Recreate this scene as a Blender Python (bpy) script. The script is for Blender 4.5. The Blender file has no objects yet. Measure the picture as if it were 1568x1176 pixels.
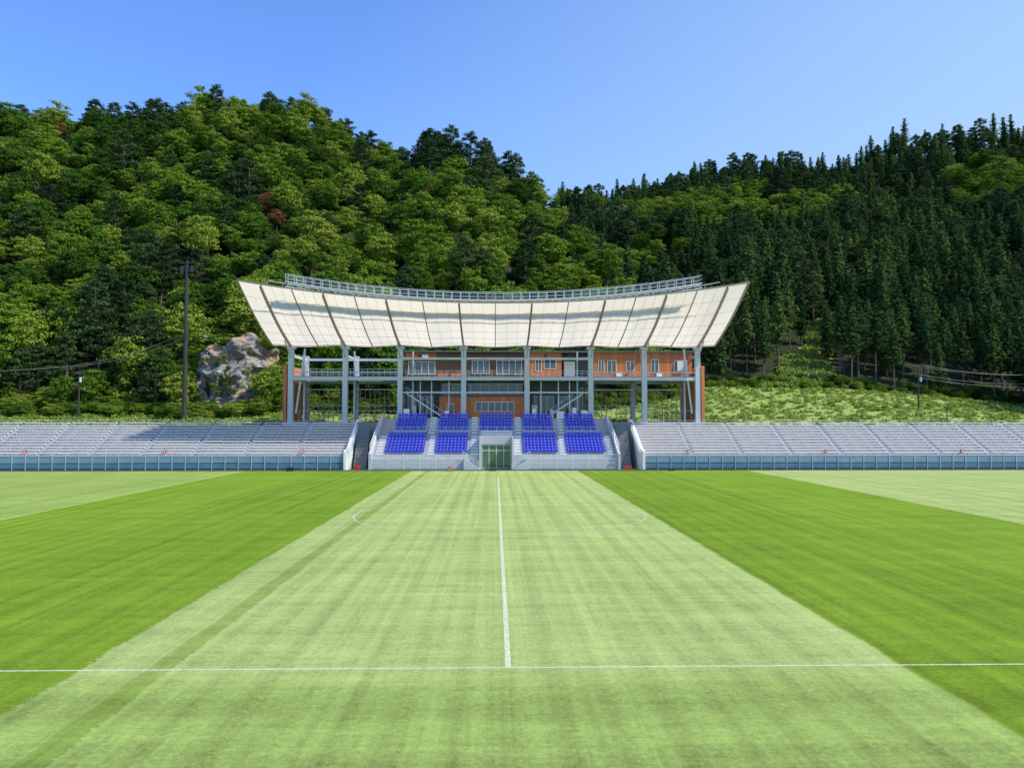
import bpy, math, random
import numpy as np
from mathutils import Vector, noise, Matrix
random.seed(7); np.random.seed(7)
scene=bpy.context.scene
R=math.radians

# ------------------------------------------------------------------ helpers
def new_mat(name):
    m=bpy.data.materials.new(name); m.use_nodes=True
    nt=m.node_tree; nt.nodes.clear()
    out=nt.nodes.new('ShaderNodeOutputMaterial')
    return m,nt,out
class N:
    def __init__(s,nt): s.nt=nt
    def n(s,t,**k):
        x=s.nt.nodes.new(t)
        for a,b in k.items(): setattr(x,a,b)
        return x
    def link(s,a,b): s.nt.links.new(a,b)
    def inp(s,node,i,v):
        if isinstance(v,bpy.types.NodeSocket): s.link(v,node.inputs[i])
        elif v is not None: node.inputs[i].default_value=v
    def math(s,op,a,b=None,c=None,clamp=False):
        x=s.n('ShaderNodeMath',operation=op); x.use_clamp=clamp
        s.inp(x,0,a); s.inp(x,1,b)
        if c is not None: s.inp(x,2,c)
        return x.outputs[0]
    def noise(s,scale,detail=3,rough=.5,vec=None,dist=0):
        x=s.n('ShaderNodeTexNoise'); x.inputs['Scale'].default_value=scale
        x.inputs['Detail'].default_value=detail; x.inputs['Roughness'].default_value=rough
        x.inputs['Distortion'].default_value=dist
        if vec is not None: s.link(vec,x.inputs['Vector'])
        return x.outputs['Fac']
    def mix(s,f,a,b,mode='MIX'):
        x=s.n('ShaderNodeMix',data_type='RGBA',blend_type=mode)
        s.inp(x,0,f)
        for i,v in ((6,a),(7,b)):
            if isinstance(v,bpy.types.NodeSocket): s.link(v,x.inputs[i])
            else: x.inputs[i].default_value=(*v[:3],1)
        return x.outputs[2]
    def ramp(s,f,pts,interp='LINEAR'):
        x=s.n('ShaderNodeValToRGB'); e=x.color_ramp.elements; x.color_ramp.interpolation=interp
        while len(e)<len(pts): e.new(.5)
        for el,(p,c) in zip(e,pts):
            el.position=p; el.color=(c,c,c,1) if not hasattr(c,'__len__') else (*c[:3],1)
        s.link(f,x.inputs[0]); return x.outputs[0]
def simple(name,col,rough=.6,metal=0,var=.12,scale=1.5,bump=0,spec=.4):
    m,nt,out=new_mat(name); g=N(nt)
    tc=g.n('ShaderNodeTexCoord').outputs['Object']
    f=g.noise(scale,5,.6,tc)
    c=g.mix(f,tuple(x*(1-var*1.6) for x in col),tuple(min(1,x*(1+var)) for x in col))
    p=g.n('ShaderNodeBsdfPrincipled'); g.link(c,p.inputs['Base Color'])
    p.inputs['Roughness'].default_value=rough; p.inputs['Metallic'].default_value=metal
    p.inputs['Specular IOR Level'].default_value=spec
    if bump:
        b=g.n('ShaderNodeBump'); b.inputs['Strength'].default_value=bump
        g.link(f,b.inputs['Height']); g.link(b.outputs[0],p.inputs['Normal'])
    g.link(p.outputs[0],out.inputs[0]); return m

class MB:
    def __init__(s): s.v=[]; s.f=[]
    def box(s,x0,x1,y0,y1,z0,z1):
        b=len(s.v)
        s.v+=[(x0,y0,z0),(x1,y0,z0),(x1,y1,z0),(x0,y1,z0),(x0,y0,z1),(x1,y0,z1),(x1,y1,z1),(x0,y1,z1)]
        s.f+=[(b,b+3,b+2,b+1),(b+4,b+5,b+6,b+7),(b,b+1,b+5,b+4),(b+1,b+2,b+6,b+5),(b+2,b+3,b+7,b+6),(b+3,b,b+4,b+7)]
    def beam(s,p0,p1,w,h):
        p0=Vector(p0);p1=Vector(p1);d=(p1-p0).normalized()
        up=Vector((0,0,1)) if abs(d.z)<.95 else Vector((0,1,0))
        sd=d.cross(up).normalized()*w/2; u=sd.cross(d).normalized()*h/2
        b=len(s.v)
        for p in (p0,p1):
            for a,c in ((-1,-1),(1,-1),(1,1),(-1,1)): s.v.append(tuple(p+sd*a+u*c))
        s.f+=[(b,b+1,b+2,b+3),(b+7,b+6,b+5,b+4)]+[(b+i,b+4+i,b+4+(i+1)%4,b+(i+1)%4) for i in range(4)]
    def cyl(s,p0,p1,r0,r1,n=8):
        p0=Vector(p0);p1=Vector(p1);d=(p1-p0).normalized()
        up=Vector((0,0,1)) if abs(d.z)<.95 else Vector((0,1,0))
        a=d.cross(up).normalized(); c=a.cross(d)
        b=len(s.v)
        for p,r in ((p0,r0),(p1,r1)):
            for i in range(n):
                t=2*math.pi*i/n; s.v.append(tuple(p+a*math.cos(t)*r+c*math.sin(t)*r))
        for i in range(n): s.f.append((b+i,b+(i+1)%n,b+n+(i+1)%n,b+n+i))
        s.f.append(tuple(b+i for i in range(n))[::-1]); s.f.append(tuple(b+n+i for i in range(n)))
    def quad(s,*p):
        b=len(s.v); s.v+=[tuple(q) for q in p]; s.f.append(tuple(range(b,b+len(p))))
    def prism(s,poly,x0,x1):
        b=len(s.v);n=len(poly)
        for x in (x0,x1): s.v+=[(x,y,z) for y,z in poly]
        s.f.append(tuple(range(b,b+n))); s.f.append(tuple(range(b+2*n-1,b+n-1,-1)))
        for i in range(n): s.f.append((b+i,b+n+i,b+n+(i+1)%n,b+(i+1)%n))
    def obj(s,name,mat,parent=None,smooth=False,link=True):
        me=bpy.data.meshes.new(name); me.from_pydata(s.v,[],s.f); me.update()
        mats=mat if isinstance(mat,(list,tuple)) else [mat]
        for m in mats: me.materials.append(m)
        if smooth: me.shade_smooth()
        o=bpy.data.objects.new(name,me)
        if link: scene.collection.objects.link(o)
        if parent: o.parent=parent
        return o
def empty(name):
    o=bpy.data.objects.new(name,None); o.empty_display_size=.5; scene.collection.objects.link(o); return o

# ------------------------------------------------------------------ materials
M_concrete=simple('concrete',(.50,.49,.49),.85,var=.22,bump=.1)
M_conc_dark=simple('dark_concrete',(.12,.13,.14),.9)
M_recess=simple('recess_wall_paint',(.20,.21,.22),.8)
M_bench=simple('bench_planks',(.84,.78,.76),.6,var=.14,scale=3)
M_aisle=simple('aisle_concrete',(.55,.53,.52),.8,var=.15)
M_white=simple('white_paint',(.80,.81,.82),.5)
M_steel=simple('galvanised_steel',(.50,.56,.61),.45,metal=.1)
M_steel_l=simple('light_steel',(.66,.70,.74),.45,metal=.1)
M_beam=simple('roof_beam_paint',(.34,.25,.18),.6)
M_blue=simple('blue_panel',(.10,.20,.30),.6,var=.3,scale=.6)
M_bluel=simple('light_blue_mesh',(.20,.32,.42),.6,var=.3,scale=.6)
M_seat=simple('blue_seat_plastic',(.04,.055,.60),.35,var=.15)
M_black=simple('dark_metal',(.03,.03,.035),.5)
M_red=simple('red_paint',(.6,.04,.03),.4)
M_pole=simple('weathered_pole',(.045,.04,.038),.8)
def wood():
    m,nt,out=new_mat('cedar_cladding'); g=N(nt)
    tc=g.n('ShaderNodeTexCoord').outputs['Object']
    sx=g.n('ShaderNodeSeparateXYZ'); g.link(tc,sx.inputs[0])
    bd=g.math('FRACT',g.math('MULTIPLY',sx.outputs[0],2.2))
    gap=g.math('LESS_THAN',bd,.1)
    idx=g.math('FLOOR',g.math('MULTIPLY',sx.outputs[0],2.2))
    wn=g.n('ShaderNodeTexWhiteNoise',noise_dimensions='1D'); g.link(idx,wn.inputs['W'])
    c=g.mix(wn.outputs[0],(.50,.15,.05),(.66,.22,.075))
    c=g.mix(g.math('MULTIPLY',gap,.5),c,(.15,.05,.02))
    p=g.n('ShaderNodeBsdfPrincipled'); g.link(c,p.inputs['Base Color']); p.inputs['Roughness'].default_value=.65
    g.link(p.outputs[0],out.inputs[0]); return m
M_wood=wood()
M_brown=simple('brown_cladding',(.16,.09,.06),.7,var=.2)
def glass():
    m,nt,out=new_mat('window_glass'); g=N(nt)
    p=g.n('ShaderNodeBsdfPrincipled'); p.inputs['Base Color'].default_value=(.06,.08,.08,1)
    p.inputs['Roughness'].default_value=.06; p.inputs['Specular IOR Level'].default_value=.9
    g.link(p.outputs[0],out.inputs[0]); return m
M_glass=glass()
M_doorglass=simple('green_door_glass',(.08,.18,.10),.08,var=.3,scale=.7,spec=.9)
def membrane():
    m,nt,out=new_mat('roof_membrane_fabric'); g=N(nt)
    tc=g.n('ShaderNodeTexCoord').outputs['Object']
    f=g.noise(.35,4,.6,tc)
    c=g.mix(f,(.83,.73,.555),(.90,.80,.64))
    d=g.n('ShaderNodeBsdfDiffuse'); t=g.n('ShaderNodeBsdfTranslucent')
    g.link(c,d.inputs[0]); g.link(c,t.inputs[0])
    mx=g.n('ShaderNodeMixShader'); mx.inputs[0].default_value=.72
    g.link(d.outputs[0],mx.inputs[1]); g.link(t.outputs[0],mx.inputs[2])
    g.link(mx.outputs[0],out.inputs[0]); return m
M_mem=membrane()

def pitch_mat():
    m,nt,out=new_mat('mown_grass'); g=N(nt)
    tc=g.n('ShaderNodeTexCoord').outputs['Object']
    sx=g.n('ShaderNodeSeparateXYZ'); g.link(tc,sx.inputs[0])
    X,Y=sx.outputs[0],sx.outputs[1]
    fine=g.noise(6,5,.85,tc)
    wob=g.math('MULTIPLY_ADD',g.math('SUBTRACT',g.noise(.35,1,.5,tc),.5),.35,g.math('MULTIPLY',g.math('SUBTRACT',fine,.5),.7))
    Xw=g.math('ADD',X,wob)
    ax=g.math('ABSOLUTE',Xw)
    def step(a,edge,w=.12):
        return g.math('MULTIPLY_ADD',a,1/w,-edge/w+.5,clamp=True)
    centre=g.math('SUBTRACT',1.0,step(ax,11.3))
    right=step(Xw,34.7); left=g.math('MULTIPLY',step(g.math('MULTIPLY',Xw,-1.),34.0),.5)
    leftedge=g.math('MULTIPLY',g.math('LESS_THAN',g.math('ABSOLUTE',g.math('ADD',Xw,34.2)),.45),.65)
    light=g.math('MAXIMUM',g.math('MAXIMUM',centre,right),g.math('MAXIMUM',left,leftedge))
    strip=g.math('LESS_THAN',g.math('ABSOLUTE',g.math('ADD',Xw,9.15)),.34)
    light=g.math('SUBTRACT',light,g.math('MULTIPLY',strip,g.math('MULTIPLY_ADD',fine,.8,.05)),clamp=True)
    sub=g.math('MULTIPLY',g.math('MULTIPLY',step(ax,22.6,.5),g.math('SUBTRACT',1.,light)),.10)
    mp=g.n('ShaderNodeCombineXYZ'); g.link(X,mp.inputs[0]); g.link(g.math('MULTIPLY',Y,.012),mp.inputs[1])
    lon=g.noise(1.7,3,.75,mp.outputs[0])
    mp2=g.n('ShaderNodeCombineXYZ'); g.link(g.math('MULTIPLY',X,.12),mp2.inputs[0]); g.link(Y,mp2.inputs[1])
    lat=g.noise(1.5,3,.75,mp2.outputs[0])
    seam=g.math('POWER',g.math('MULTIPLY_ADD',g.math('SINE',g.math('MULTIPLY',Xw,5.03)),.5,.5),3.)
    sinx=g.math('SINE',g.math('MULTIPLY',Xw,2.513))
    siny=g.math('SINE',g.math('MULTIPLY',g.math('ADD',Y,wob),1.9))
    near=g.math('SUBTRACT',1.,step(Y,21.0,1.5))
    siny=g.math('MULTIPLY',siny,g.math('MULTIPLY_ADD',near,.05,.035))
    blot=g.noise(.12,4,.65,tc); mid=g.noise(1.6,4,.75,tc); finer=g.noise(30,3,.8,tc)
    v=g.math('MULTIPLY_ADD',g.math('SUBTRACT',lon,.5),.75,1.0)
    v=g.math('MULTIPLY_ADD',g.math('SUBTRACT',lat,.5),.55,v)
    v=g.math('MULTIPLY_ADD',sinx,.035,v); v=g.math('MULTIPLY_ADD',seam,-.10,v); v=g.math('ADD',siny,v)
    v=g.math('MULTIPLY_ADD',strip,-.14,v)
    v=g.math('MULTIPLY_ADD',g.math('SUBTRACT',mid,.5),.45,v)
    v=g.math('MULTIPLY_ADD',g.math('SUBTRACT',fine,.5),1.4,v)
    v=g.math('MULTIPLY_ADD',g.math('SUBTRACT',finer,.5),1.5,v)
    v=g.math('MULTIPLY_ADD',g.math('SUBTRACT',blot,.5),.35,v)
    v=g.math('ADD',v,sub)
    v=g.math('MULTIPLY_ADD',near,-.06,v)
    cl=g.mix(blot,(.285,.375,.105),(.365,.42,.145))
    cl=g.mix(g.math('MULTIPLY',near,.6),cl,(.22,.32,.06))
    cd=g.mix(blot,(.115,.225,.012),(.185,.26,.022))
    c=g.mix(light,cd,cl)
    vv=g.n('ShaderNodeCombineXYZ')
    for i in range(3): g.link(v,vv.inputs[i])
    c=g.mix(1.0,c,vv.outputs[0],'MULTIPLY')
    p=g.n('ShaderNodeBsdfPrincipled'); g.link(c,p.inputs['Base Color']); p.inputs['Roughness'].default_value=.9
    p.inputs['Specular IOR Level'].default_value=.08
    b=g.n('ShaderNodeBump'); b.inputs['Strength'].default_value=.5; b.inputs['Distance'].default_value=.04
    g.link(finer,b.inputs['Height']); g.link(b.outputs[0],p.inputs['Normal'])
    g.link(p.outputs[0],out.inputs[0]); return m
M_pitch=pitch_mat()
def line_mat(name,alpha):
    m,nt,out=new_mat(name); g=N(nt)
    tc=g.n('ShaderNodeTexCoord').outputs['Object']
    f=g.noise(9,5,.8,tc)
    a=g.math('MULTIPLY_ADD',g.math('SUBTRACT',f,.5),2.2,alpha,clamp=True)
    d=g.n('ShaderNodeBsdfDiffuse'); d.inputs[0].default_value=(.68,.72,.50,1)
    t=g.n('ShaderNodeBsdfTransparent'); mx=g.n('ShaderNodeMixShader')
    g.link(a,mx.inputs[0]); g.link(t.outputs[0],mx.inputs[1]); g.link(d.outputs[0],mx.inputs[2])
    g.link(mx.outputs[0],out.inputs[0]); return m
M_line=line_mat('line_paint',.66); M_line2=line_mat('worn_line_paint',.40)

def foliage_mat(name,cols,scale=.02,trans=.25,ampl=1.3):
    m,nt,out=new_mat(name); g=N(nt)
    oi=g.n('ShaderNodeObjectInfo').outputs['Random']
    pos=g.n('ShaderNodeNewGeometry').outputs['Position']
    big=g.noise(scale,2,.5,pos)
    k=g.math('MULTIPLY_ADD',g.math('SUBTRACT',big,.5),ampl,oi,clamp=True)
    c=g.ramp(k,[(i/(len(cols)-1),cc) for i,cc in enumerate(cols)])
    d=g.n('ShaderNodeBsdfDiffuse'); t=g.n('ShaderNodeBsdfTranslucent')
    g.link(c,d.inputs[0]); g.link(c,t.inputs[0])
    mx=g.n('ShaderNodeMixShader'); mx.inputs[0].default_value=trans
    g.link(d.outputs[0],mx.inputs[1]); g.link(t.outputs[0],mx.inputs[2])
    g.link(mx.outputs[0],out.inputs[0]); return m
M_broad=foliage_mat('broadleaf_foliage',[(.038,.085,.014),(.085,.165,.02),(.155,.25,.026),(.25,.31,.045)])
M_maple=foliage_mat('turning_maple_foliage',[(.15,.075,.03),(.21,.11,.04)])
M_pine=foliage_mat('pine_foliage',[(.030,.062,.024),(.055,.10,.034),(.085,.14,.045)])
M_cedar=foliage_mat('cedar_foliage',[(.028,.062,.021),(.055,.105,.03),(.10,.155,.04)])
M_weed=foliage_mat('meadow_foliage',[(.17,.27,.04),(.27,.37,.065),(.37,.43,.12)],scale=.08)
M_bark=simple('tree_bark',(.15,.12,.095),.9)
def ground_mat(name,a,b,c2,s=.1):
    m,nt,out=new_mat(name); g=N(nt)
    tc=g.n('ShaderNodeTexCoord').outputs['Object']
    c=g.mix(g.noise(s,6,.65,tc),a,b)
    c=g.mix(g.ramp(g.noise(s*6,5,.7,tc),[(.45,0.),(.7,1.)]),c,c2)
    p=g.n('ShaderNodeBsdfPrincipled'); g.link(c,p.inputs['Base Color']); p.inputs['Roughness'].default_value=.95
    p.inputs['Specular IOR Level'].default_value=.1
    g.link(p.outputs[0],out.inputs[0]); return m
M_floor=ground_mat('forest_floor',(.02,.03,.012),(.035,.05,.018),(.05,.045,.025))
M_meadow=ground_mat('meadow_grass',(.18,.27,.045),(.31,.39,.085),(.36,.36,.14))
M_ground=ground_mat('ground_grass',(.12,.20,.03),(.16,.24,.04),(.2,.24,.08))
def rock_mat():
    m,nt,out=new_mat('cliff_rock'); g=N(nt)
    tc=g.n('ShaderNodeTexCoord').outputs['Object']
    c=g.mix(g.ramp(g.noise(.7,9,.8,tc),[(.35,0.),(.65,1.)]),(.08,.08,.085),(.46,.43,.41))
    c=g.mix(g.ramp(g.noise(.25,5,.7,tc,1.),[(.50,0.),(.58,1.)]),c,(.48,.31,.20))
    c=g.mix(g.ramp(g.noise(.4,6,.75,tc,2.),[(.56,0.),(.66,1.)]),c,(.62,.57,.54))
    c=g.mix(g.ramp(g.noise(.5,5,.7,tc,.5),[(.58,0.),(.64,1.)]),c,(.05,.09,.02))
    p=g.n('ShaderNodeBsdfPrincipled'); g.link(c,p.inputs['Base Color']); p.inputs['Roughness'].default_value=.9
    b=g.n('ShaderNodeBump'); b.inputs['Strength'].default_value=1.; b.inputs['Distance'].default_value=.6
    g.link(g.noise(1.2,9,.8,tc),b.inputs['Height']); g.link(b.outputs[0],p.inputs['Normal'])
    g.link(p.outputs[0],out.inputs[0]); return m
M_rock=rock_mat()

# ------------------------------------------------------------------ ground & pitch
CX=.37
mb=MB(); mb.quad((-3000,-600,-.03),(3000,-600,-.03),(3000,4000,-.03),(-3000,4000,-.03)); mb.obj('ground',M_ground)
mb=MB(); mb.quad((-95,3,0),(95,3,0),(95,107.3,0),(-95,107.3,0)); mb.obj('grass_pitch',M_pitch)
NT,FT=21.9,93.5
marks=empty('pitch_markings')
mb=MB(); z=.006
def rect(mb,x0,x1,y0,y1,z=.006): mb.quad((x0,y0,z),(x1,y0,z),(x1,y1,z),(x0,y1,z))
rect(mb,CX-.08,CX+.08,NT,FT+3); rect(mb,-75,75,NT-.09,NT-.002)
mb.obj('halfway_and_touch_lines',M_line,marks)
mb=MB(); rect(mb,-75,75,FT+.002,FT+.12,.010)
cy=57.5; r=10.4
for i in range(96):
    a0=2*math.pi*i/96;a1=2*math.pi*(i+1)/96
    mb.quad(*[(CX+rr*math.cos(a),cy+rr*math.sin(a),.014) for a,rr in ((a0,r),(a0,r+.15),(a1,r+.15),(a1,r))])
for i in range(-8,9): rect(mb,CX+i*1.3-.3,CX+i*1.3+.3,51.2,51.34,.018)
mb.obj('worn_lines',M_line2,marks)
mb=MB(); mb.box(-95,95,107.3,107.6,-.02,.14); mb.obj('concrete_kerb',M_conc_dark)

# ------------------------------------------------------------------ bleachers
def bleacher(s,name='bleacher_stand'):
    root=empty(name)
    x_in,x_out=20.5,92
    def X(a,b): return (s*a,s*b) if s>0 else (s*b,s*a)
    st=MB();bn=MB();ai=MB();ra=MB();lo=MB();up=MB();dk=MB();wl=MB();lg=MB()
    bay=7.1; nrow=12
    for i in range(nrow):
        y0=110+.75*i; z1=2+.375*(i+1)-.375
        a,b=X(x_in+.3,x_out); st.box(a,b,y0,y0+.748,0 if i==0 else z1-.6,z1)
        x=x_in+.5
        while x<x_out-bay:
            q=x
            while q<x+bay-.7-.1:
                a,b=X(q,min(q+1.99,x+bay-.6)); jj=random.uniform(-.025,.025)
                bn.box(a,b,y0+.24,y0+.60,z1+.32+jj,z1+.43+jj)
                lg.box(a+.3,a+.37,y0+.34,y0+.52,z1,z1+.32+jj); lg.box(b-.4,b-.33,y0+.34,y0+.52,z1,z1+.32+jj)
                q+=2.0
            a,b=X(x+bay-.58,x+bay-.02)
            ai.box(a,b,y0-.3,y0+.02,z1-.33,z1-.19)
            ai.box(a,b,y0+.02,y0+.748,z1+.001,z1+.012)
            x+=bay
    st.obj('terrace_steps',M_concrete,root); bn.obj('bench_seats',M_bench,root); ai.obj('aisle_steps',M_aisle,root); lg.obj('bench_legs',M_steel,root)
    a,b=X(x_in+.3,x_out); dk.box(a,b,119.0,119.2,0,6.15)
    x=x_in+.3
    while x<x_out: 
        a,b=X(x,x+.05); ra.box(a,b,119.0,119.06,6.1,6.9); x+=2.4
    a,b=X(x_in+.3,x_out)
    for zz in (6.5,6.86): ra.box(a,b,118.99,119.05,zz,zz+.04)
    a,b=X(x_in+.3,x_out)
    st2=MB(); st2.box(a,b,108.7,109.99,1.2,1.9); st2.obj('front_walkway',M_concrete,root)
    dk.box(a,b,108.75,109.9,0,1.2)
    x=x_in+.3;k=0
    while x<x_out-1.8:
        a,b=X(x+.05,x+1.72); lo.box(a,b,108.55,108.6,.28,.95)
        z0=1.05+random.uniform(-.02,.02)
        up.box(a,b,108.56,108.6,z0,1.95)
        a,b=X(x+1.74,x+1.81); ra.box(a,b,108.50,108.62,.0,2.35)
        x+=1.8
    a,b=X(x_in+.3,x_out)
    for zz in (2.02,2.3): ra.box(a,b,108.50,108.55,zz,zz+.045)
    lo.obj('lower_fence_panels',M_blue,root); up.obj('upper_fence_panels',M_bluel,root); ra.obj('railings',M_steel,root)
    dk.obj('support_frames',M_conc_dark,root)
    a,b=X(x_in-.05,x_in+.28)
    wl.prism([(108.3,0),(119.4,0),(119.4,7.0),(118.4,7.0),(110.2,3.0),(108.3,2.6)],a,b)
    wl.obj('end_wall',M_white,root)
    hr=MB()
    xx=s*(x_in-.35)
    for k in range(12):
        t=k/11; y=108.6+10*t; z=2.0+4.4*t
        hr.beam((xx,y,z-.4),(xx,y,z+1.1),.06,.06)
    for dz in (.4,.75,1.1): hr.beam((xx,108.6,2.0+dz),(xx,118.6,6.4+dz),.06,.06)
    hr.obj('end_handrail',M_steel_l,root)
    return root
bleacher(-1); bleacher(1)

def extinguisher(x,y,z):
    root=empty('fire_extinguisher_box')
    m=MB(); m.box(x-.17,x+.17,y-.15,y+.15,z+.2,z+.72); m.box(x-.2,x+.2,y-.18,y+.18,z+.72,z+.77)
    m.obj('cabinet',M_red,root)
    m=MB()
    for dx in (-.12,.12): m.box(x+dx-.03,x+dx+.03,y-.1,y+.1,z,z+.2)
    m.box(x-.1,x+.1,y-.165,y-.155,z+.35,z+.65); m.obj('legs_and_window',M_steel_l,root)
for px in (-65,-45.8,-26.8,27.2,46.8,66.2): extinguisher(px,110.1,2.0)

# ------------------------------------------------------------------ grandstand
G=empty('stadium_grandstand')
cols=[-32.4,-23.8,-15.1,-5.0,5.1,15.3,23.9,32.5]
ZT,YC=18.6,125.0
m=MB()
for x in cols:
    m.box(x-.40,x+.40,YC-.40,YC+.40,6.0,ZT)
    m.box(x-.62,x+.62,YC-.62,YC+.62,ZT-.35,ZT-.02)
    m.box(x-.35,x+.35,YC+10,YC+10.7,4.0,17.9)
m.obj('columns',M_steel,G)
def zf(x): return 23.1+3.0*(x/35.5)**2
def roofz(x,t):
    zb=18.72+.12*math.cos(2*math.pi*(x+5)/10.1)
    z=zf(x)+(zb-zf(x))*t - .55*math.sin(math.pi*t)
    return z
YF=108.0;YR=125.4
m=MB(); nx,ny=144,14
for j in range(ny+1):
    for i in range(nx+1):
        x=-35.5+71*i/nx; t=j/ny
        bulge=.14*abs(math.sin(math.pi*(x+5)/5.05))*math.sin(math.pi*t)
        m.v.append((x,YF+(YR-YF)*t,roofz(x,t)+bulge))
for j in range(ny):
    for i in range(nx):
        b=j*(nx+1)+i; m.f.append((b,b+1,b+nx+2,b+nx+1))
m.obj('roof_membrane',M_mem,G,smooth=True)
m=MB();p=MB();pu=MB()
xs=[(x,.24,.45) for x in cols]+[((cols[i]+cols[i+1])/2,.11,.2) for i in range(7)]
for x,w,h in xs:
    for k in range(8):
        t0=k/8;t1=(k+1)/8
        m.beam((x,YF+.1+(YR-YF-.2)*t0,roofz(x,t0)-h/2-.06),(x,YF+.1+(YR-YF-.2)*t1,roofz(x,t1)-h/2-.06),w,h)
m.obj('roof_rafters',M_beam,G)
for t in (.18,.36,.54,.72,.88):
    for k in range(60):
        xa=-35.4+70.8*k/60; xb=-35.4+70.8*(k+1)/60; y=YF+(YR-YF)*t
        pu.beam((xa,y,roofz(xa,t)-.05),(xb,y,roofz(xb,t)-.05),.035,.035)
for i in range(7):
    for q in (.17,.33,.67,.83):
        x=cols[i]+(cols[i+1]-cols[i])*q
        for k in range(6): pu.beam((x,YF+(YR-YF)*k/6,roofz(x,k/6)-.03),(x,YF+(YR-YF)*(k+1)/6,roofz(x,(k+1)/6)-.03),.03,.03)
pu.obj('roof_purlins',simple('tan_cable',(.62,.50,.36),.6),G)
for t in (0.0,.98):
    n=60
    for k in range(n):
        xa=-35.5+71*k/n; xb=-35.5+71*(k+1)/n
        p.beam((xa,YF+(YR-YF)*t,roofz(xa,t)+.06),(xb,YF+(YR-YF)*t,roofz(xb,t)+.06),.2,.14)
for sx in (-35.5,35.5):
    for k in range(8):
        t0=k/8;t1=(k+1)/8
        p.beam((sx,YF+(YR-YF)*t0,roofz(sx,t0)+.02),(sx,YF+(YR-YF)*t1,roofz(sx,t1)+.02),.22,.2)
p.obj('roof_edge_trim',M_beam,G)
m=MB()
for x in cols:
    m.beam((x,YC-.3,16.9),(x,YC-4.0,roofz(x,.79)-.7),.18,.18)
m.obj('rafter_struts',M_steel,G)
m=MB()
def zc(x): return 24.0+2.5*(x/29.5)**2
YW=111.0; n=48
for k in range(n):
    xa=-29.7+59.4*k/n; xb=-29.7+59.4*(k+1)/n
    for yy in (YW,YW+1.2):
        for dz,w in ((0,.13),(.55,.04),(1.1,.06)):
            m.beam((xa,yy,zc(xa)+dz),(xb,yy,zc(xb)+dz),w,w)
        m.beam((xa,yy,zc(xa)),(xa,yy,zc(xa)+1.1),.06,.06)
        m.beam((xa,yy,zc(xa)-.7),(xb,yy,zc(xb)-.7),.10,.10)
        if k%2==0: m.beam((xa,yy,zc(xa)-.7),(xb,yy,zc(xb)),.06,.06)
        else: m.beam((xa,yy,zc(xa)),(xb,yy,zc(xb)-.7),.06,.06)
    m.beam((xa,YW+.6,zc(xa)+.02),(xb,YW+.6,zc(xb)+.02),1.0,.04)
    if k%4==0:
        for yy in (YW,YW+1.2): m.beam((xa,yy,zc(xa)-.7),(xa,yy,roofz(xa,(yy-YF)/(YR-YF))),.1,.1)
m.obj('roof_catwalk',M_steel_l,G)
m=MB()
for k in range(30):
    xa=-33+66*k/30; xb=-33+66*(k+1)/30
    m.beam((xa,113.6,zc(xa)+.0),(xb,113.6,zc(xb)+.0),.1,.1)
    m.beam((xa,113.6,zc(xa)-.9),(xb,113.6,zc(xb)-.9),.1,.1)
    m.beam((xa,113.6,zc(xa)-.9),(xa,113.6,zc(xa)+.0),.06,.06)
m.obj('roof_rear_truss',M_steel,G)

m=MB()
m.box(-32.0,32.1,YC-.25,YC+.25,13.25,13.75)
m.box(-14.7,14.9,YC-.2,YC+.2,16.55,16.9)
m.box(-14.7,14.9,YC-.15,YC+.15,11.2,11.45)
m.box(-32.0,-15.5,YC-.1,YC+.1,14.45,14.6); m.box(15.7,32.1,YC-.1,YC+.1,14.45,14.6)
for x in cols:
    m.box(x-.2,x+.2,YC+.45,YC+9.9,13.2,13.7); m.box(x-.18,x+.18,YC+.45,YC+9.9,17.0,17.4)
m.box(-32,32,YC+10.1,YC+10.5,13.2,13.7); m.box(-32,32,YC+10.1,YC+10.5,17.1,17.5)
m.beam((-31.6,YC+.2,8),(-30.3,YC+.3,18.3),.26,.26); m.beam((31.6,YC+.2,8),(30.4,YC+.3,18.3),.26,.26)
for xx in (-22.6,-30.6,30.7,-13.2,13.3): m.box(xx-.11,xx+.11,YC+1.2,YC+1.42,6.6,18.0)
m.obj('floor_beams',M_steel,G)
m=MB()
m.box(-16.5,16.5,122.3,136,6.6,7.2)
m.box(-33,-16.51,122.3,136,6.0,6.6); m.box(16.51,33,122.3,136,6.0,6.6)
m.box(-32,32.1,YC+.5,YC+10,13.76,13.95)
m.obj('floor_slabs',M_concrete,G)
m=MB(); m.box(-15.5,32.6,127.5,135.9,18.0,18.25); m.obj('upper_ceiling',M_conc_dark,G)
m=MB()
for z in (14.2,14.6,15.0): m.box(-32,-15.5,YC-.15,YC-.11,z,z+.045)
for z in (14.35,14.75): m.box(-14.6,14.8,YC-.25,YC-.21,z,z+.045)
x=-32
while x<14.8: m.box(x,x+.045,YC-.16,YC-.12,13.76,15.05 if x<-15.5 else 14.8); x+=.9
m.obj('gallery_railing',M_steel_l,G)

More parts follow.
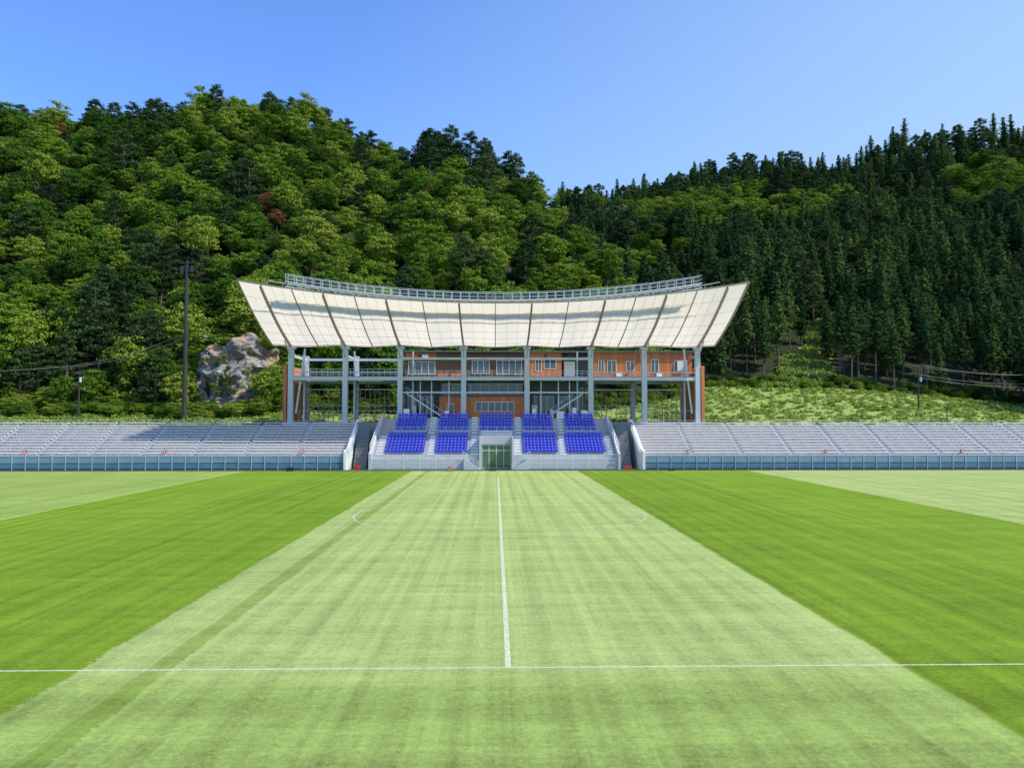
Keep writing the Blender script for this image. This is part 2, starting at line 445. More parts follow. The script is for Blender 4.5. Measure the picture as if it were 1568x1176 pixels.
def window(fr,gl,x0,x1,z0,z1,y,mull=1,t=.08):
    fr.box(x0,x1,y-.06,y+.02,z0,z0+t); fr.box(x0,x1,y-.06,y+.02,z1-t,z1)
    fr.box(x0,x0+t,y-.058,y+.02,z0+t,z1-t); fr.box(x1-t,x1,y-.058,y+.02,z0+t,z1-t)
    for k in range(mull):
        xm=x0+(x1-x0)*(k+1)/(mull+1); fr.box(xm-t/2,xm+t/2,y-.056,y+.02,z0+t,z1-t)
    gl.box(x0+t,x1-t,y-.02,y+.01,z0+t,z1-t)
fr=MB();gl=MB();wd=MB();br=MB();dk=MB();wh=MB();rc=MB()
yu=128.0
wd.box(5.7,10.9,yu,yu+7.5,13.96,18.0)
wd.box(16.2,32.4,yu,yu+7.5,13.96,18.0)
wd.box(-14.7,-9.6,yu+.2,yu+7,16.7,17.95); wd.box(-9.4,-5.6,yu+.25,yu+7,13.97,14.6)
br.box(-14.7,4.9,yu+.3,yu+7.4,13.96,17.9)
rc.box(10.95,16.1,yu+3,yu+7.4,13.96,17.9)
for a,b,c,d in ((6.6,7.6,14.9,16.8),(8.0,10.0,15.3,16.9),(16.9,17.9,14.7,16.7),(18.4,19.9,14.7,16.7),(21.5,22.9,15.0,16.6),(25.6,26.9,14.7,16.9),(29.4,31.6,14.9,16.7)):
    window(fr,gl,a,b,c,d,yu,1)
for a,b,c,d,mu in ((-14.2,-9.8,14.4,16.5,3),(-3.8,-.9,14.5,16.6,2),(.2,4.4,14.4,16.7,3)):
    window(fr,gl,a,b,c,d,yu+.2,mu)
wh.box(11.4,13.2,yu+1,yu+1.2,14.0,16.6); wh.box(-11.9,-10.9,yu-.3,yu+.1,16.9,17.6)
wh.box(29.9,31.2,yu-.3,yu-.07,15.0,16.6); wh.box(26.4,27.3,yu-.7,yu-.1,13.98,14.7); wh.box(19.8,20.7,yu-.7,yu-.1,13.98,14.7)
yl=127.0
wd.box(-9.0,5.6,yl,yl+7,7.2,10.7)
window(fr,gl,-3.2,3.1,8.3,9.9,yl,5)
window(fr,gl,-7.8,-6.6,7.3,9.6,yl,0)
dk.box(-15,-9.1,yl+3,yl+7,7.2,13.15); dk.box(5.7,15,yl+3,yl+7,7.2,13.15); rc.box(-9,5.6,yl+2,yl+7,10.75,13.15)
window(fr,gl,6.4,9.8,7.3,10.9,yl+3,2); window(fr,gl,10.6,14.6,7.3,10.9,yl+3,3)
window(fr,gl,-14.4,-10.2,7.3,10.9,yl+3,3); window(fr,gl,-8.6,5.2,11.1,12.9,yl+2,8)
wh.box(6.0,6.9,yl+1,yl+1.6,7.2,9.4); wh.box(-13.5,-12.8,yl+.5,yl+1.1,7.2,9.2); wh.box(8.9,9.5,yl,yl+.5,7.2,8.6)
for x,w,h in ((-14,.9,1.5),(-7.6,.7,1.2),(10.4,1.2,1.1),(12.6,.6,1.7),(14.1,.8,1.3),(6.2,.5,1.5)): wh.box(x-w/2,x+w/2,124.2,124.7,7.21,7.2+h)
wd.box(-33.5,-33.0,YC-.5,YC+10,6.6,15.6); wd.box(33.0,33.5,YC-.5,YC+10,6.6,15.6)
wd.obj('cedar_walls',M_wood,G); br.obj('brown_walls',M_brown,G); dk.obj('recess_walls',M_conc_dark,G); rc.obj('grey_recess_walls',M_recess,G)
fr.obj('window_frames',M_white,G); gl.obj('window_panes',M_glass,G); wh.obj('white_fittings',M_white,G)
m=MB();f=MB()
for a,b in ((-31.5,-24.4),(-23.1,-15.9),(16.1,23.2),(24.6,31.8)):
    x=a
    while x<b: m.box(x,x+.09,130,130.09,6.6,11.9); x+=.8
    f.box(a,b,130.12,130.2,11.9,12.05); f.box(a,b,130.12,130.2,9.3,9.38)
    x=a
    while x<b: f.box(x,x+.045,126.6,126.65,6.6,8.4); x+=.9
    f.box(a,b,126.6,126.65,8.4,8.46)
m.obj('timber_slat_screens',simple('slat_timber',(.42,.24,.13),.7),G); f.obj('mesh_fence_frames',M_steel_l,G)
m=MB()
for s in (-1,1):
    m.beam((s*14.2,126.2,11.2),(s*8.2,126.2,7.3),.1,.25); m.beam((s*14.2,126.2,12.2),(s*8.2,126.2,8.3),.05,.05)
    for k in range(8):
        t=k/7; m.beam((s*(14.2-6*t),126.2,11.2-3.9*t),(s*(14.2-6*t),126.2,12.2-3.9*t),.04,.04)
    for xx in (12,10.2,7.4): m.box(s*xx-.08,s*xx+.08,126,126.16,7.2,13.2)
m.obj('stairs',M_steel_l,G)
m=MB()
for x in (-12,-8,-2,2,8,12): 
    m.box(x-.25,x+.25,124.1,124.5,17.0,17.35); m.box(x-.04,x+.04,124.3,124.38,17.35,18.4)
m.obj('hanging_speakers',M_black,G)

# seating
tr=MB();se=MB();stw=MB();rl=MB();wa=MB();num=MB()
def seat(x,y,z):
    se.box(x-.21,x+.21,y,y+.38,z+.36,z+.42); se.box(x-.21,x+.21,y+.36,y+.43,z+.40,z+.84)
    num.box(x-.06,x+.06,y+.351,y+.359,z+.66,z+.76)
low=[(-15.4,-9.5),(-8.4,-3.5),(3.9,9.1),(10.1,15.8)]
for i in range(7):
    y=109.8+.68*i; z=2.1+.38*i
    for a,b in ((-17,-2.2),(2.6,17)): tr.box(a,b,y,y+.678,0 if i==0 else z-.7,z)
    for a,b in low:
        x=a+.25
        while x<b-.2: seat(x,y+.2,z); x+=.5
    for a,b in ((-9.4,-8.5),(9.2,10.0),(-3.4,-2.3),(2.7,3.8),(-16.6,-15.6),(15.9,16.7)):
        stw.box(a,b,y+.001,y+.34,z+.001,z+.19); stw.box(a,b,y+.34,y+.679,z+.001,z+.012)
tr.box(-17,17,114.56,116.5,4.0,4.75)
for i in range(6):
    y=116.5+.85*i; z=4.95+.44*i
    tr.box(-17,17,y,y+.848,z-.9,z)
    for a,b in ((-14.9,-10.2),(-8.5,-3.8),(-2.3,2.7),(4.2,9.1),(10.6,15.3)):
        x=a+.25
        while x<b-.2: seat(x,y+.25,z); x+=.5
    for a,b in ((-9.8,-8.9),(-3.5,-2.6),(3.0,3.9),(9.5,10.3)):
        stw.box(a,b,y+.001,y+.42,z+.001,z+.22)
tr.box(-17,17,121.6,122.29,6.5,7.19)
tr.obj('terraces',M_concrete,G); se.obj('blue_seats',M_seat,G); stw.obj('aisle_steps',M_white,G); num.obj('seat_number_labels',M_white,G)
for a,b in ((-15,-10.1),(-8.6,-3.7),(-2.4,2.8),(4.1,9.2),(10.5,15.4)):
    wa.box(a,b,116.2,116.3,4.76,5.45); rl.box(a,b,116.2,116.26,5.85,5.9)
    for k in range(5):
        x=a+(b-a)*k/4; rl.box(x-.03,x+.03,116.22,116.27,5.45,5.85)
for s in (-1,1):
    a,b=(s*17.35,s*17.02) if s<0 else (17.02,17.35)
    wa.prism([(108.2,0),(122,0),(122,7.6),(120,7.6),(116,5.6),(114.5,5.5),(110,3.0),(108.2,2.3)],a,b)
    for k in range(8):
        t=k/7; rl.beam((s*17.2,108.5+8*t,2.3+3.2*t),(s*17.2,108.5+8*t,3.5+3.2*t),.07,.07)
    rl.beam((s*17.2,108.5,3.5),(s*17.2,116.5,6.7),.07,.07); rl.beam((s*17.2,108.5,3.0),(s*17.2,116.5,6.2),.05,.05)
m=MB()
for s in (-1,1):
    a,b=sorted((s*17.4,s*20.4))
    m.box(a,b,116,122,0,6.6)
    for k in range(10): m.box(a+.3,b-.9,112+.4*k,112.399+.4*k,0,.6*(k+1))
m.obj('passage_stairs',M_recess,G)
wa.box(-17,-3.6,108.9,109.79,0,1.55); wa.box(4.0,17,108.9,109.79,0,1.55)
for a,b in ((-17,-3.6),(4.0,17)):
    for z in (.35,1.0,1.6,2.15): rl.box(a,b,108.3,108.35,z,z+.05)
    x=a
    while x<b: rl.box(x,x+.035,108.31,108.345,.1,2.15); x+=.24
    x=a
    while x<b: rl.box(x,x+.08,108.26,108.38,0,2.3); x+=2.2
wa.box(-2.19,-1.95,109.2,113.9,0,4.6); wa.box(2.35,2.59,109.2,113.9,0,4.6)
wa.box(-1.94,2.34,112.4,114.55,3.45,4.7)
for z in (4.9,5.3): rl.box(-1.9,2.3,112.45,112.5,z,z+.05)
for k in range(15): rl.box(-1.9+.3*k,-1.86+.3*k,112.46,112.5,4.7,5.3)
for s,x0 in ((-1,-1.9),(1,2.3)):
    for k in range(8):
        a,b=sorted((x0+s*.3*k,x0+s*.3*(k+1)-s*.002)); wa.box(a,b,108.0,109.15,0,.2*(k+1))
    for z in (.9,.5): rl.beam((x0,108.0,z),(x0+s*2.6,108.0,z+1.8),.06,.06)
    for k in range(6): rl.beam((x0+s*.5*k,108.0,.2+.34*k),(x0+s*.5*k,108.0,.95+.34*k),.05,.05)
wa.obj('parapets_and_walls',simple('pale_wall_paint',(.50,.51,.54),.7),G); rl.obj('handrails',M_steel_l,G)
fr=MB();gl=MB()
window(fr,gl,-1.9,2.3,.05,3.4,112.6,3,.1); fr.box(-1.8,2.2,112.53,112.62,2.5,2.6)
fr.obj('door_frames',M_steel_l,G); gl.obj('door_glass',M_doorglass,G)

def case(x,y,w,d,h,mat,name):
    root=empty(name)
    m=MB(); m.box(x-w/2,x+w/2,y-d/2,y+d/2,.09,h); m.box(x-w/2-.02,x+w/2+.02,y-d/2-.02,y+d/2+.02,h*.6,h*.6+.04); m.obj('body',mat,root)
    m=MB()
    for a in (-1,1):
        for b in (-1,1): m.cyl((x+a*w*.4,y+b*d*.4-.03,.05),(x+a*w*.4,y+b*d*.4+.03,.05),.05,.05)
    m.beam((x-w*.2,y,h+.08),(x+w*.2,y,h+.08),.03,.03); m.beam((x-w*.2,y,h),(x-w*.2,y,h+.08),.03,.03); m.beam((x+w*.2,y,h),(x+w*.2,y,h+.08),.03,.03)
    m.obj('wheels_and_handle',M_black,root)
M_tan=simple('tan_canvas',(.4,.25,.14),.8)
case(-6.1,106.8,.7,.4,.6,M_tan,'equipment_case'); case(-27.6,106.6,.9,.4,.55,M_black,'equipment_case')
case(-.3,106.4,.8,.4,.25,M_black,'equipment_case'); case(24,106.5,.7,.4,.3,M_black,'equipment_case')
case(-18.9,108.2,.7,.5,.7,M_red,'equipment_case'); case(18.4,108.2,.9,.5,.6,M_red,'equipment_case')

# ------------------------------------------------------------------ terrain
RL=np.array([(-400,290,92),(-247,280,106),(-170.6,270,107),(-148,270,103.6),(-130,270,105.4),(-114,270,105),(-96,270,108),(-80.6,270,110),(-71.6,270,108),(-62.6,270,108),(-51.3,270,100),(-34.9,265,88),(-30.5,265,86.6),(-23.9,263,90.7),(-14.7,260,91.3),(-3.9,258,88.3),(6.8,255,80.4),(14.7,245,71),(21.9,235,59.6),(26.6,225,50.9),(32.7,210,39.8),(39.3,198,24.8),(46.6,190,12),(60,186,2),(70,186,-20),(600,186,-60)])
RR=np.array([(-200,480,110),(8,470,134),(42.9,460,129.4),(64.5,450,125.6),(88.7,440,130.3),(108,430,134.7),(121,425,134.3),(137,420,137),(172,420,138),(185,410,134),(191,400,135.7),(208.6,390,141.6),(225,380,139.8),(250,370,138.4),(297,360,137),(362,350,135),(600,350,130)])
FL=np.array([(-400,150,8),(-70,150,8),(-38,150,8.5),(0,152,8.5),(20,158,9),(40,170,12),(55,182,13),(70,185,0),(600,185,-60)])
FR=np.array([(-200,260,10),(20,230,14),(45,192,15.5),(83,188,15),(125,184,10.5),(200,182,8),(600,182,8)])
def it(T,x,k): return float(np.interp(x,T[:,0],T[:,k]))
def fbm(x,y,s,o=3): return noise.fractal(Vector((x*s,y*s,3.7)),1.,2.,o)
def hill(x,y,T,F,amp,fs=.012):
    ry,rz=it(T,x,1),it(T,x,2); fy,fz=it(F,x,1),it(F,x,2)
    t=(y-fy)/(ry-fy)
    if t<0: return None,t
    if t<=1: z=fz+(rz-fz)*(t**.93)+amp*fbm(x,y,fs)*math.sin(math.pi*t)
    else: z=rz-(y-ry)*.75
    return z,t
def meadow(x,y):
    fy=max(it(FR,x,1) if x>45 else it(FL,x,1),130); fz=it(FR,x,2) if x>45 else it(FL,x,2)
    t=min(1,max(0,(y-122)/(fy-122)))
    z=4.5+(fz-4.5)*t+.25*fbm(x,y,.08)*min(1,t*4)
    if y>fy+6: z-=(y-fy-6)*.5
    return z
def H(x,y):
    z=meadow(x,y);k=0;T=0
    a,ta=hill(x,y,RL,FL,9)
    if a is not None and a>z: z=a;k=1;T=ta
    if -58<x<-44 and y>150 and a is not None:
        w=min(1,(x+58)/2,(-44-x)/2); up=min(1,(y-150)/3)*max(0,1-(y-153)/22 if y>153 else 1)
        z+=w*up*9.5
    b,tb=hill(x,y,RR,FR,22,.0095)
    if b is not None and b>z: z=b;k=2;T=tb
    return z,k,T
def clearing(x,y):
    if not 186<y<232: return False
    c=72+(y-188)*.66+2*math.sin(y*.3)
    return abs(x-c)<7.5-(y-186)*.07
m=MB(); x0,x1,y0,y1,st=-330,420,122,540,3.0
nx=int((x1-x0)/st);ny=int((y1-y0)/st); K=[]
for j in range(ny+1):
    for i in range(nx+1):
        x=x0+i*st;y=y0+j*st; z,k,T=H(x,y); m.v.append((x,y,max(z,-.5))); K.append(0 if clearing(x,y) else k)
fi=[]
for j in range(ny):
    for i in range(nx):
        b=j*(nx+1)+i; m.f.append((b,b+1,b+nx+2,b+nx+1)); fi.append(0 if K[b] or K[b+nx+2] else 1)
o=m.obj('hillside_terrain',[M_floor,M_meadow],smooth=True)
o.data.polygons.foreach_set('material_index',fi)
m=MB(); nx,nz=80,64
for j in range(nz+1):
    for i in range(nx+1):
        u=i/nx;v=j/nz
        top=.80+.10*math.sin(math.pi*u)+.22*noise.noise(Vector((u*3.5,1,0)))
        x=-59+16*u; z=8.0+16.5*v*top
        P=Vector((x*.3,z*.3,0))
        d=1.9*noise.fractal(P,1.,2.,6)+1.5*(noise.voronoi(P*1.3)[0][0])
        y=148.0+4.5*v-d+5*abs(u-.5)**2*4
        m.v.append((x+.6*noise.noise(P*3),y,z))
for j in range(nz):
    for i in range(nx):
        b=j*(nx+1)+i; m.f.append((b,b+1,b+nx+2,b+nx+1))
m.obj('rock_cliff',M_rock)

# ------------------------------------------------------------------ tree prototypes
def leaves(P,Nn,size,jit=.5):
    n=len(P); Nn=Nn+np.random.normal(0,jit,(n,3)); Nn/=np.linalg.norm(Nn,axis=1)[:,None]
    r=np.random.normal(0,1,(n,3)); a=np.cross(Nn,r); a/=np.linalg.norm(a,axis=1)[:,None]; b=np.cross(Nn,a)
    s=(size*np.random.uniform(.6,1.3,n))[:,None]; s2=s*np.random.uniform(.5,.9,n)[:,None]
    V=np.stack([P-a*s,P-b*s2,P+a*s,P+b*s2],1).reshape(-1,3)
    return V
def mk_tree(name,trunkmb,V,mat,coll):
    v=list(trunkmb.v)+[tuple(q) for q in V]; b=len(trunkmb.v); nt_=len(trunkmb.f)
    f=list(trunkmb.f)+[(b+4*i,b+4*i+1,b+4*i+2,b+4*i+3) for i in range(len(V)//4)]
    me=bpy.data.meshes.new(name); me.from_pydata(v,[],f); me.materials.append(mat); me.materials.append(M_bark)
    me.polygons.foreach_set('material_index',[1]*nt_+[0]*(len(f)-nt_)); me.update()
    o=bpy.data.objects.new(name,me); coll.objects.link(o); return o
def rs(n):
    d=np.random.normal(0,1,(n,3)); return d/np.linalg.norm(d,axis=1)[:,None]
def broad(name,coll,seed,mat=None,tall=1.,skirt=0):
    mat=mat or M_broad
    rng=np.random.RandomState(seed); np.random.seed(seed)
    t=MB(); t.cyl((0,0,-1.5),(.2,0,4.5),.26,.16,6)
    Vs=[]
    nc=40
    for i in range(nc):
        zt=1-1.5*(i+.5)/nc; ph=i*2.39996+rng.uniform(-.4,.4); rr=math.sqrt(max(0,1-zt*zt))
        k=rng.uniform(.55,1.25)
        c=np.array([rr*math.cos(ph)*3.4*k,rr*math.sin(ph)*3.4*k,6.2*tall+zt*3.1*tall*k])
        if i%3==0: t.cyl((.1,0,3+rng.uniform(0,1.4)),tuple(c),.1,.03,4)
        cr=rng.uniform(.55,1.35); n=int(44*cr*cr)+28
        d=rs(n); d[:,2]=np.abs(d[:,2])*.9+d[:,2]*.1; d/=np.linalg.norm(d,axis=1)[:,None]
        P=c+d*cr*rng.uniform(.45,1.35,(n,1))*np.array([1.15,1.15,.7])
        Vs.append(leaves(P,d+np.array([0,0,.3]),.25,.5))
    for i in range(skirt):
        a=rng.uniform(0,6.28); r=rng.uniform(.6,2.8); c=np.array([math.cos(a)*r,math.sin(a)*r,rng.uniform(.3,4.2)])
        d=rs(70); Vs.append(leaves(c+d*rng.uniform(.4,1.1,(70,1)),d+np.array([0,0,.3]),.24,.5))
    d=rs(240); Vs.append(leaves(np.array([0,0,6*tall])+d*np.array([2.2,2.2,2.1*tall]),d,.85,.2))
    return mk_tree(name,t,np.concatenate(Vs),mat,coll)
def cedar(name,coll,seed,h=21,rad=2.7,z0=4.5,pw=.75):
    rng=np.random.RandomState(seed); np.random.seed(seed)
    t=MB(); t.cyl((0,0,-2),(0,0,h*.95),.26,.05,6)
    Ps=[];Ns=[]
    z=z0
    while z<h:
        f=(z-z0)/(h-z0); L=rad*(1-f)**pw*(1 if f>.12 else .6+3*f)+.15
        nb=8 if f<.8 else 5; ph=rng.uniform(0,6.28)
        for k in range(nb):
            a=ph+6.283*k/nb+rng.uniform(-.3,.3); l=L*rng.uniform(.45,1.3)
            n=max(3,int(l*4.2))
            for q in range(n):
                s=(q+.7)/n*l
                zz=z-.28*s+.07*s*s+rng.uniform(-.25,.25)
                Ps.append((math.cos(a)*s+rng.uniform(-.3,.3),math.sin(a)*s+rng.uniform(-.3,.3),zz))
                Ns.append((math.cos(a)*.7,math.sin(a)*.7,.75))
        z+=.6
    V=leaves(np.array(Ps),np.array(Ns),.38,.45)
    return mk_tree(name,t,V,M_cedar,coll)
def pine(name,coll,seed,h=12):
    rng=np.random.RandomState(seed); np.random.seed(seed)
    t=MB(); bend=rng.uniform(-.8,.8); t.cyl((0,0,-1.5),(bend*.5,0,h*.5),.3,.2,6); t.cyl((bend*.5,0,h*.5),(bend,0,h*.95),.2,.06,6)
    Vs=[]
    for i in range(34):
        f=i/33; z=h*(.25+.75*f); a=i*2.4+rng.uniform(-.4,.4); s=rng.uniform(.35,1.1)*4.3*(1-f)**.45
        c=np.array([bend*z/h+math.cos(a)*s,math.sin(a)*s,z+rng.uniform(-.3,.3)]); t.cyl((bend*z/h,0,z-.3),tuple(c),.07,.03,4)
        pr=rng.uniform(.9,1.9)*(1-.3*f); n=95
        d=rs(n); P=c+d*np.array([pr,pr,.5])*rng.uniform(.3,1.15,(n,1))
        Vs.append(leaves(P,d*.4+np.array([0,0,.7]),.24,.5))
    return mk_tree(name,t,np.concatenate(Vs),M_pine,coll)
def weed(name,coll,seed):
    rng=np.random.RandomState(seed); np.random.seed(seed); t=MB(); t.cyl((0,0,-.1),(0,0,.3),.03,.02,4)
    n=70; a=rng.uniform(0,6.28,n); r=rng.uniform(0,.6,n); P=np.stack([np.cos(a)*r,np.sin(a)*r,rng.uniform(.05,.6,n)*(1-r*.8)],1)
    d=rs(n); d[:,2]=abs(d[:,2])+.5
    return mk_tree(name,t,leaves(P,d,.13,.3),M_weed,coll)
cB=bpy.data.collections.new('broadleaf_tree_kinds'); cP=bpy.data.collections.new('pine_tree_kinds')
cC=bpy.data.collections.new('cedar_tree_kinds'); cW=bpy.data.collections.new('meadow_plant_kinds'); cM=bpy.data.collections.new('maple_tree_kinds')
for i in range(5): broad('broadleaf_tree_%d'%i,cB,10+i,tall=(1,.9,1.15,1.,1.25)[i])
for i in range(2): broad('broadleaf_tree_%d'%(5+i),cB,20+i,tall=(1,.9)[i],skirt=26)
broad('maple_tree_0',cM,27,M_maple)
for i in range(3): pine('pine_tree_%d'%i,cP,30+i,h=(12,14,11)[i])
for i in range(4): cedar('cedar_tree_%d'%i,cC,50+i,h=(15,17,14,18)[i],rad=(2.6,2.5,2.9,2.7)[i],z0=(2.5,3,2,5)[i],pw=(.7,.6,.75,.6)[i])
cedar('cedar_tree_4',cC,61,h=21,rad=2.5,z0=9,pw=.55); cedar('cedar_tree_5',cC,62,h=19,rad=2.7,z0=7.5,pw=.5)
for i in range(3): weed('meadow_plant_%d'%i,cW,70+i)

def scatter(name,pts,coll):
    me=bpy.data.meshes.new(name); me.from_pydata([p[0] for p in pts],[],[])
    a=me.attributes.new('inst_rot','FLOAT_VECTOR','POINT'); a.data.foreach_set('vector',np.array([p[1] for p in pts],dtype=np.float32).ravel())
    a=me.attributes.new('inst_scale','FLOAT_VECTOR','POINT'); a.data.foreach_set('vector',np.array([p[2] for p in pts],dtype=np.float32).ravel())
    a=me.attributes.new('inst_idx','INT','POINT'); a.data.foreach_set('value',np.array([p[3] for p in pts],dtype=np.int32))
    o=bpy.data.objects.new(name,me); scene.collection.objects.link(o)
    ng=bpy.data.node_groups.new(name+'_scatter','GeometryNodeTree')
    ng.interface.new_socket('Geometry',in_out='INPUT',socket_type='NodeSocketGeometry')
    ng.interface.new_socket('Geometry',in_out='OUTPUT',socket_type='NodeSocketGeometry')
    gi=ng.nodes.new('NodeGroupInput');go=ng.nodes.new('NodeGroupOutput')
    ip=ng.nodes.new('GeometryNodeInstanceOnPoints'); ci=ng.nodes.new('GeometryNodeCollectionInfo')
    ci.inputs['Collection'].default_value=coll; ci.inputs['Separate Children'].default_value=True; ci.inputs['Reset Children'].default_value=True
    def na(n,t):
        x=ng.nodes.new('GeometryNodeInputNamedAttribute'); x.data_type=t; x.inputs['Name'].default_value=n; return [s for s in x.outputs if s.enabled and s.name=='Attribute'][0]
    L=ng.links.new
    L(gi.outputs[0],ip.inputs['Points']); L(ci.outputs[0],ip.inputs['Instance']); ip.inputs['Pick Instance'].default_value=True
    L(na('inst_idx','INT'),ip.inputs['Instance Index']); L(na('inst_rot','FLOAT_VECTOR'),ip.inputs['Rotation']); L(na('inst_scale','FLOAT_VECTOR'),ip.inputs['Scale'])
    L(ip.outputs[0],go.inputs[0])
    md=o.modifiers.new('scatter','NODES'); md.node_group=ng
    return o
random.seed(3)
B=[];P_=[];C=[];W=[];Mp=[]
def add(L,x,y,z,s,n,sz=1.,tilt=.06):
    i=random.randrange(n) if isinstance(n,int) else random.choice(n)
    L.append(((x,y,z),(random.uniform(-tilt,tilt),random.uniform(-tilt,tilt),random.uniform(0,6.28)),(s,s,s*sz),i))
def inview(x,y): return -0.80<x/y<0.84
maples=[(-146,262,.75),(-142,246,.6),(-107,265,.7),(-75,233,.6),(-60,207.5,.8),(-57,204,.6),(-20,225,.6),(-128,236,.5)]
y=149.
while y<300:
    x=-245.
    while x<75:
        xx=x+random.uniform(-2.1,2.1); yy=y+random.uniform(-2.1,2.1)
        x+=4.5
        if not inview(xx,yy): continue
        z,k,T=H(xx,yy)
        if k!=1 or T>1.12: continue
        if -58<xx<-44 and yy<156: continue
        if any(abs(xx-a)<2.5 and -4.5<yy-b<2.5 for a,b,_ in maples): continue
        nz=fbm(xx+300,yy,.018,2)
        spur=min(1,max(0,(xx+25)/25))
        pine_p=.05+(.7 if nz>.25 else 0)*(1-spur)+(.55 if T>.84 and nz>-.25 and xx<12 else 0)
        if -95<xx<-62 and .15<T<.95 and abs(xx+78-8*(T-.5))<13 and nz>-.15: pine_p+=.5
        if random.random()<pine_p: add(P_,xx,yy,z-.3,random.uniform(.75,1.2),3)
        else: 
            s=random.choice((random.uniform(.45,.75),random.uniform(.6,1.1)))*(1.1 if T<.15 else 1)
            add(B,xx,yy,z-.5,s,(5,6) if T<.1 else 5,random.uniform(.85,1.3),.12)
    y+=4.5
for a,b,s in maples: add(Mp,a,b,H(a,b)[0]+.3,s,1)
y=184.
while y<485:
    x=10.
    while x<400:
        xx=x+random.uniform(-2,2); yy=y+random.uniform(-2,2)
        x+=4.7
        if not inview(xx,yy) or xx/yy<.08: continue
        z,k,T=H(xx,yy)
        if k!=2 or T>1.06 or clearing(xx,yy): continue
        nz=fbm(xx-100,yy+900,.016,3)
        mixz=fbm(xx+500,yy-200,.03,2)
        if nz>.12 and .16<T<.9:
            if random.random()<.85: add(B,xx,yy,z-.5,random.uniform(.55,1.2),5,1.,.1)
        elif T>.1 and random.random()<.16+(.45 if mixz>.1 else 0): add(P_,xx,yy,z-.3,random.uniform(.75,1.35),3)
        elif T<.14:
            if random.random()<.85: add(C,xx,yy,z-.4,random.uniform(.75,1.1),(4,5,1),random.uniform(.85,1.1),.03)
        else:
            add(C,xx,yy,z-.4,random.uniform(.6,1.25)*(1.15 if T<.35 else .95),4,random.uniform(.8,1.1),.03)
    y+=4.7
for _ in range(70):
    xx=random.uniform(112,150); yy=random.uniform(146,184)
    if xx/yy<.69: continue
    add(C,xx,yy,H(xx,yy)[0]-.4,random.uniform(.95,1.3),(1,3,5),1.)
for _ in range(680):
    xx=random.uniform(-120,130); fy=it(FR,xx,1) if xx>45 else it(FL,xx,1)
    yy=fy+random.uniform(-3,3)
    z=H(xx,yy)[0]
    if -60<xx<-43: yy=fy-random.uniform(3.5,8); z=H(xx,yy)[0]
    add(B,xx,yy,z-.8,random.uniform(.10,.36) if xx>0 else random.uniform(.15,.5),(5,6,0),.8)
for k in range(26):
    if k<12: xx=random.choice((random.uniform(-61.5,-58.5),random.uniform(-44.5,-41.5))); yy=random.uniform(147,152); add(B,xx,yy,8.2+random.uniform(0,2),random.uniform(.45,.75),(5,6),1.1)
    else: xx=random.uniform(-58,-44); add(B,xx,random.uniform(153.5,156),18.8+random.uniform(-.5,1.5),random.uniform(.3,.5),5,.8)
for k in range(44): add(B,random.uniform(-58,-44),random.uniform(147.5,149.5),random.uniform(8.5,20),random.uniform(.06,.15),(5,6),.8)
for _ in range(9000):
    xx=random.uniform(-100,130); fy=it(FR,xx,1) if xx>45 else it(FL,xx,1)
    yy=random.uniform(128,fy+2)
    if abs(xx)<30 and random.random()<.6: continue
    z=H(xx,yy)[0]; add(W,xx,yy,z-.05,random.choice((random.uniform(.3,.8),random.uniform(.6,1.6))),3,random.uniform(.5,1.1))
n=0
while n<800:
    xx=random.uniform(60,115); yy=random.uniform(186,232)
    if not clearing(xx,yy): continue
    n+=1; add(W,xx,yy,H(xx,yy)[0]-.05,random.uniform(.8,2.4),3,1.2)
    if n%16==0: add(B,xx,yy,H(xx,yy)[0]-.3,random.uniform(.1,.22),(5,6),.8)
scatter('broadleaf_forest',B,cB); scatter('pine_grove',P_,cP); scatter('cedar_forest',C,cC); scatter('meadow_plants',W,cW); scatter('maple_trees',Mp,cM)
print('trees',len(B),len(P_),len(C),len(W))

# ------------------------------------------------------------------ utility poles
def upole(x,y,z0,z1,r,arms,big=False):
    root=empty('utility_pole')
    m=MB(); m.cyl((x,y,z0),(x,y,z1),r,r*.6,10)
    for dz,w in arms:
        m.beam((x-w,y-.2,z1-dz),(x+w,y-.2,z1-dz),.12,.14)
        for k in (-1,-.5,.5,1): m.cyl((x+k*w*.95,y-.2,z1-dz),(x+k*w*.95,y-.2,z1-dz+.35),.07,.05,6)
    m.obj('pole_and_crossarms',M_pole,root)
    m=MB()
    if big:
        m.cyl((x-.9,y-.1,z1-2.2),(x-.9,y-.1,z1-1.0),.35,.35); m.cyl((x+.9,y-.1,z1-2.0),(x+.9,y-.1,z1-.9),.35,.35)
        m.box(x-.25,x+.25,y-.6,y-.2,z1-14,z1-13)
    else:
        m.cyl((x+.35,y-.3,z1-3.2),(x+.35,y-.3,z1-2.3),.22,.22)
    m.obj('transformers',M_black if big else M_steel,root)
upole(-55,140,6,35.3,.45,[(.4,1.3),(1.6,1.7)],True)
upole(-73.5,140,6,16.8,.17,[(.5,1.1),(1.7,1.0)])
upole(82,150,8,17.6,.17,[(.4,1.0)]); upole(118,152,6,16.6,.17,[(.4,1.0)])
upole(77,132,5,9.2,.12,[(.3,.4)])
m=MB()
def wire(a,b,sag):
    a=Vector(a);b=Vector(b);n=16
    q=[a.lerp(b,i/n)-Vector((0,0,sag*4*(i/n)*(1-i/n))) for i in range(n+1)]
    for i in range(n): m.cyl(q[i],q[i+1],.02,.02,4)
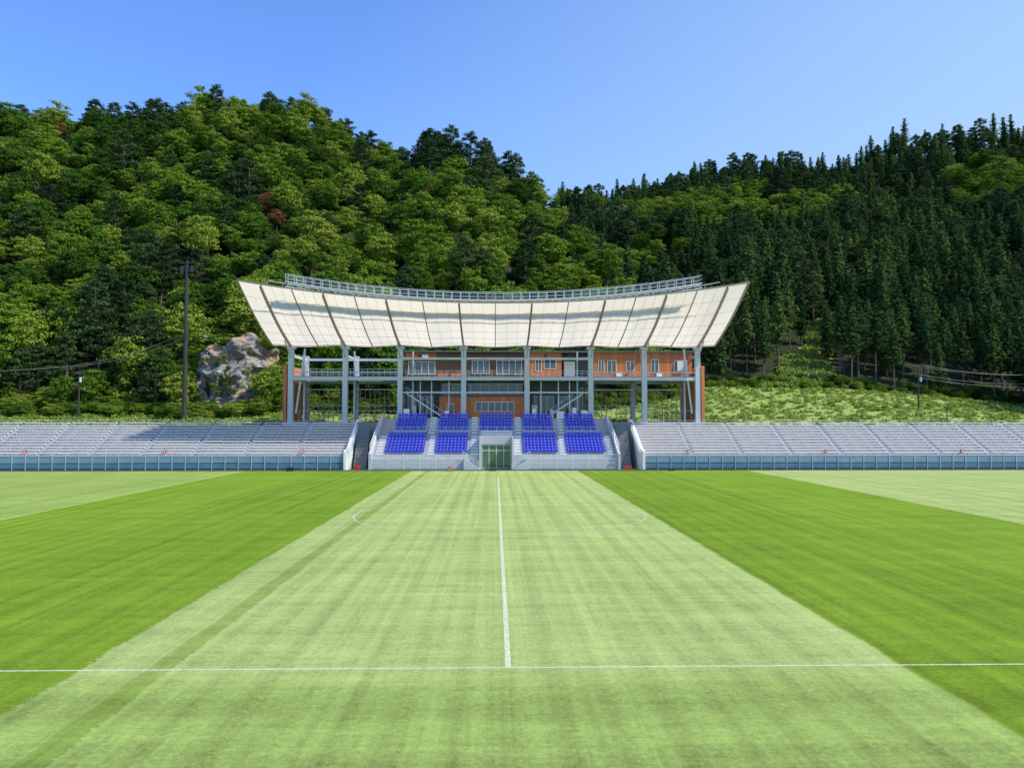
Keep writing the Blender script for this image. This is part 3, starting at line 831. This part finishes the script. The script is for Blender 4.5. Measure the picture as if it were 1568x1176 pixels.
for k in (-1,1): 
    wire((-73.5+k,139.8,16.6),(-150,139,18),2.2); wire((-73.5+k,139.8,16.6),(-55+k,139.8,22),.8)
    wire((82+k,149.8,17.5),(118+k,151.8,16.5),1.2); wire((118+k,151.8,16.5),(190,155,14),2)
    wire((82,149.8,15.5+k*.3),(118,151.8,14.8+k*.3),1.4)
m.obj('power_lines',simple('grey_cable',(.3,.3,.3),.6))

# ------------------------------------------------------------------ light
sd=Vector((.80,-.27,.97)).normalized()
elev=math.asin(sd.z); az=math.atan2(sd.x,sd.y)
L=bpy.data.lights.new('sun','SUN'); L.energy=5.0; L.angle=R(.5); L.color=(1,.955,.86)
so=bpy.data.objects.new('sun',L); so.rotation_euler=sd.to_track_quat('Z','Y').to_euler(); scene.collection.objects.link(so)
w=bpy.data.worlds.new('World'); scene.world=w; w.use_nodes=True
nt=w.node_tree; nt.nodes.clear(); g=N(nt)
sk=g.n('ShaderNodeTexSky'); sk.sky_type='NISHITA'; sk.sun_disc=False
sk.sun_elevation=elev; sk.sun_rotation=az; sk.air_density=1.0; sk.dust_density=.8; sk.ozone_density=2.0
tcw=g.n('ShaderNodeTexCoord').outputs['Generated']; sx=g.n('ShaderNodeSeparateXYZ'); g.link(tcw,sx.inputs[0])
blue=g.mix(1.0,sk.outputs[0],(1.05,1.45,2.15),'MULTIPLY')
hz=g.math('MULTIPLY_ADD',sx.outputs[0],1.0,.14)
hz=g.math('MULTIPLY_ADD',g.math('SUBTRACT',.48,sx.outputs[2]),1.0,hz,clamp=True)
hz=g.math('MULTIPLY',hz,.85)
col=g.mix(hz,blue,(3.6,5.3,6.7))
bg=g.n('ShaderNodeBackground'); bg.inputs[1].default_value=.132
g.link(col,bg.inputs[0])
wo=g.n('ShaderNodeOutputWorld'); g.link(bg.outputs[0],wo.inputs[0])
scene.view_settings.view_transform='Standard'; scene.view_settings.look='None'; scene.view_settings.exposure=0

cam=bpy.data.cameras.new('camera'); cam.sensor_width=36; cam.lens=27.55; cam.clip_end=6000
co=bpy.data.objects.new('camera',cam); co.location=(0,0,6.75)
co.rotation_euler=(R(90+2.72),0,R(-1.24)); scene.collection.objects.link(co); scene.camera=co
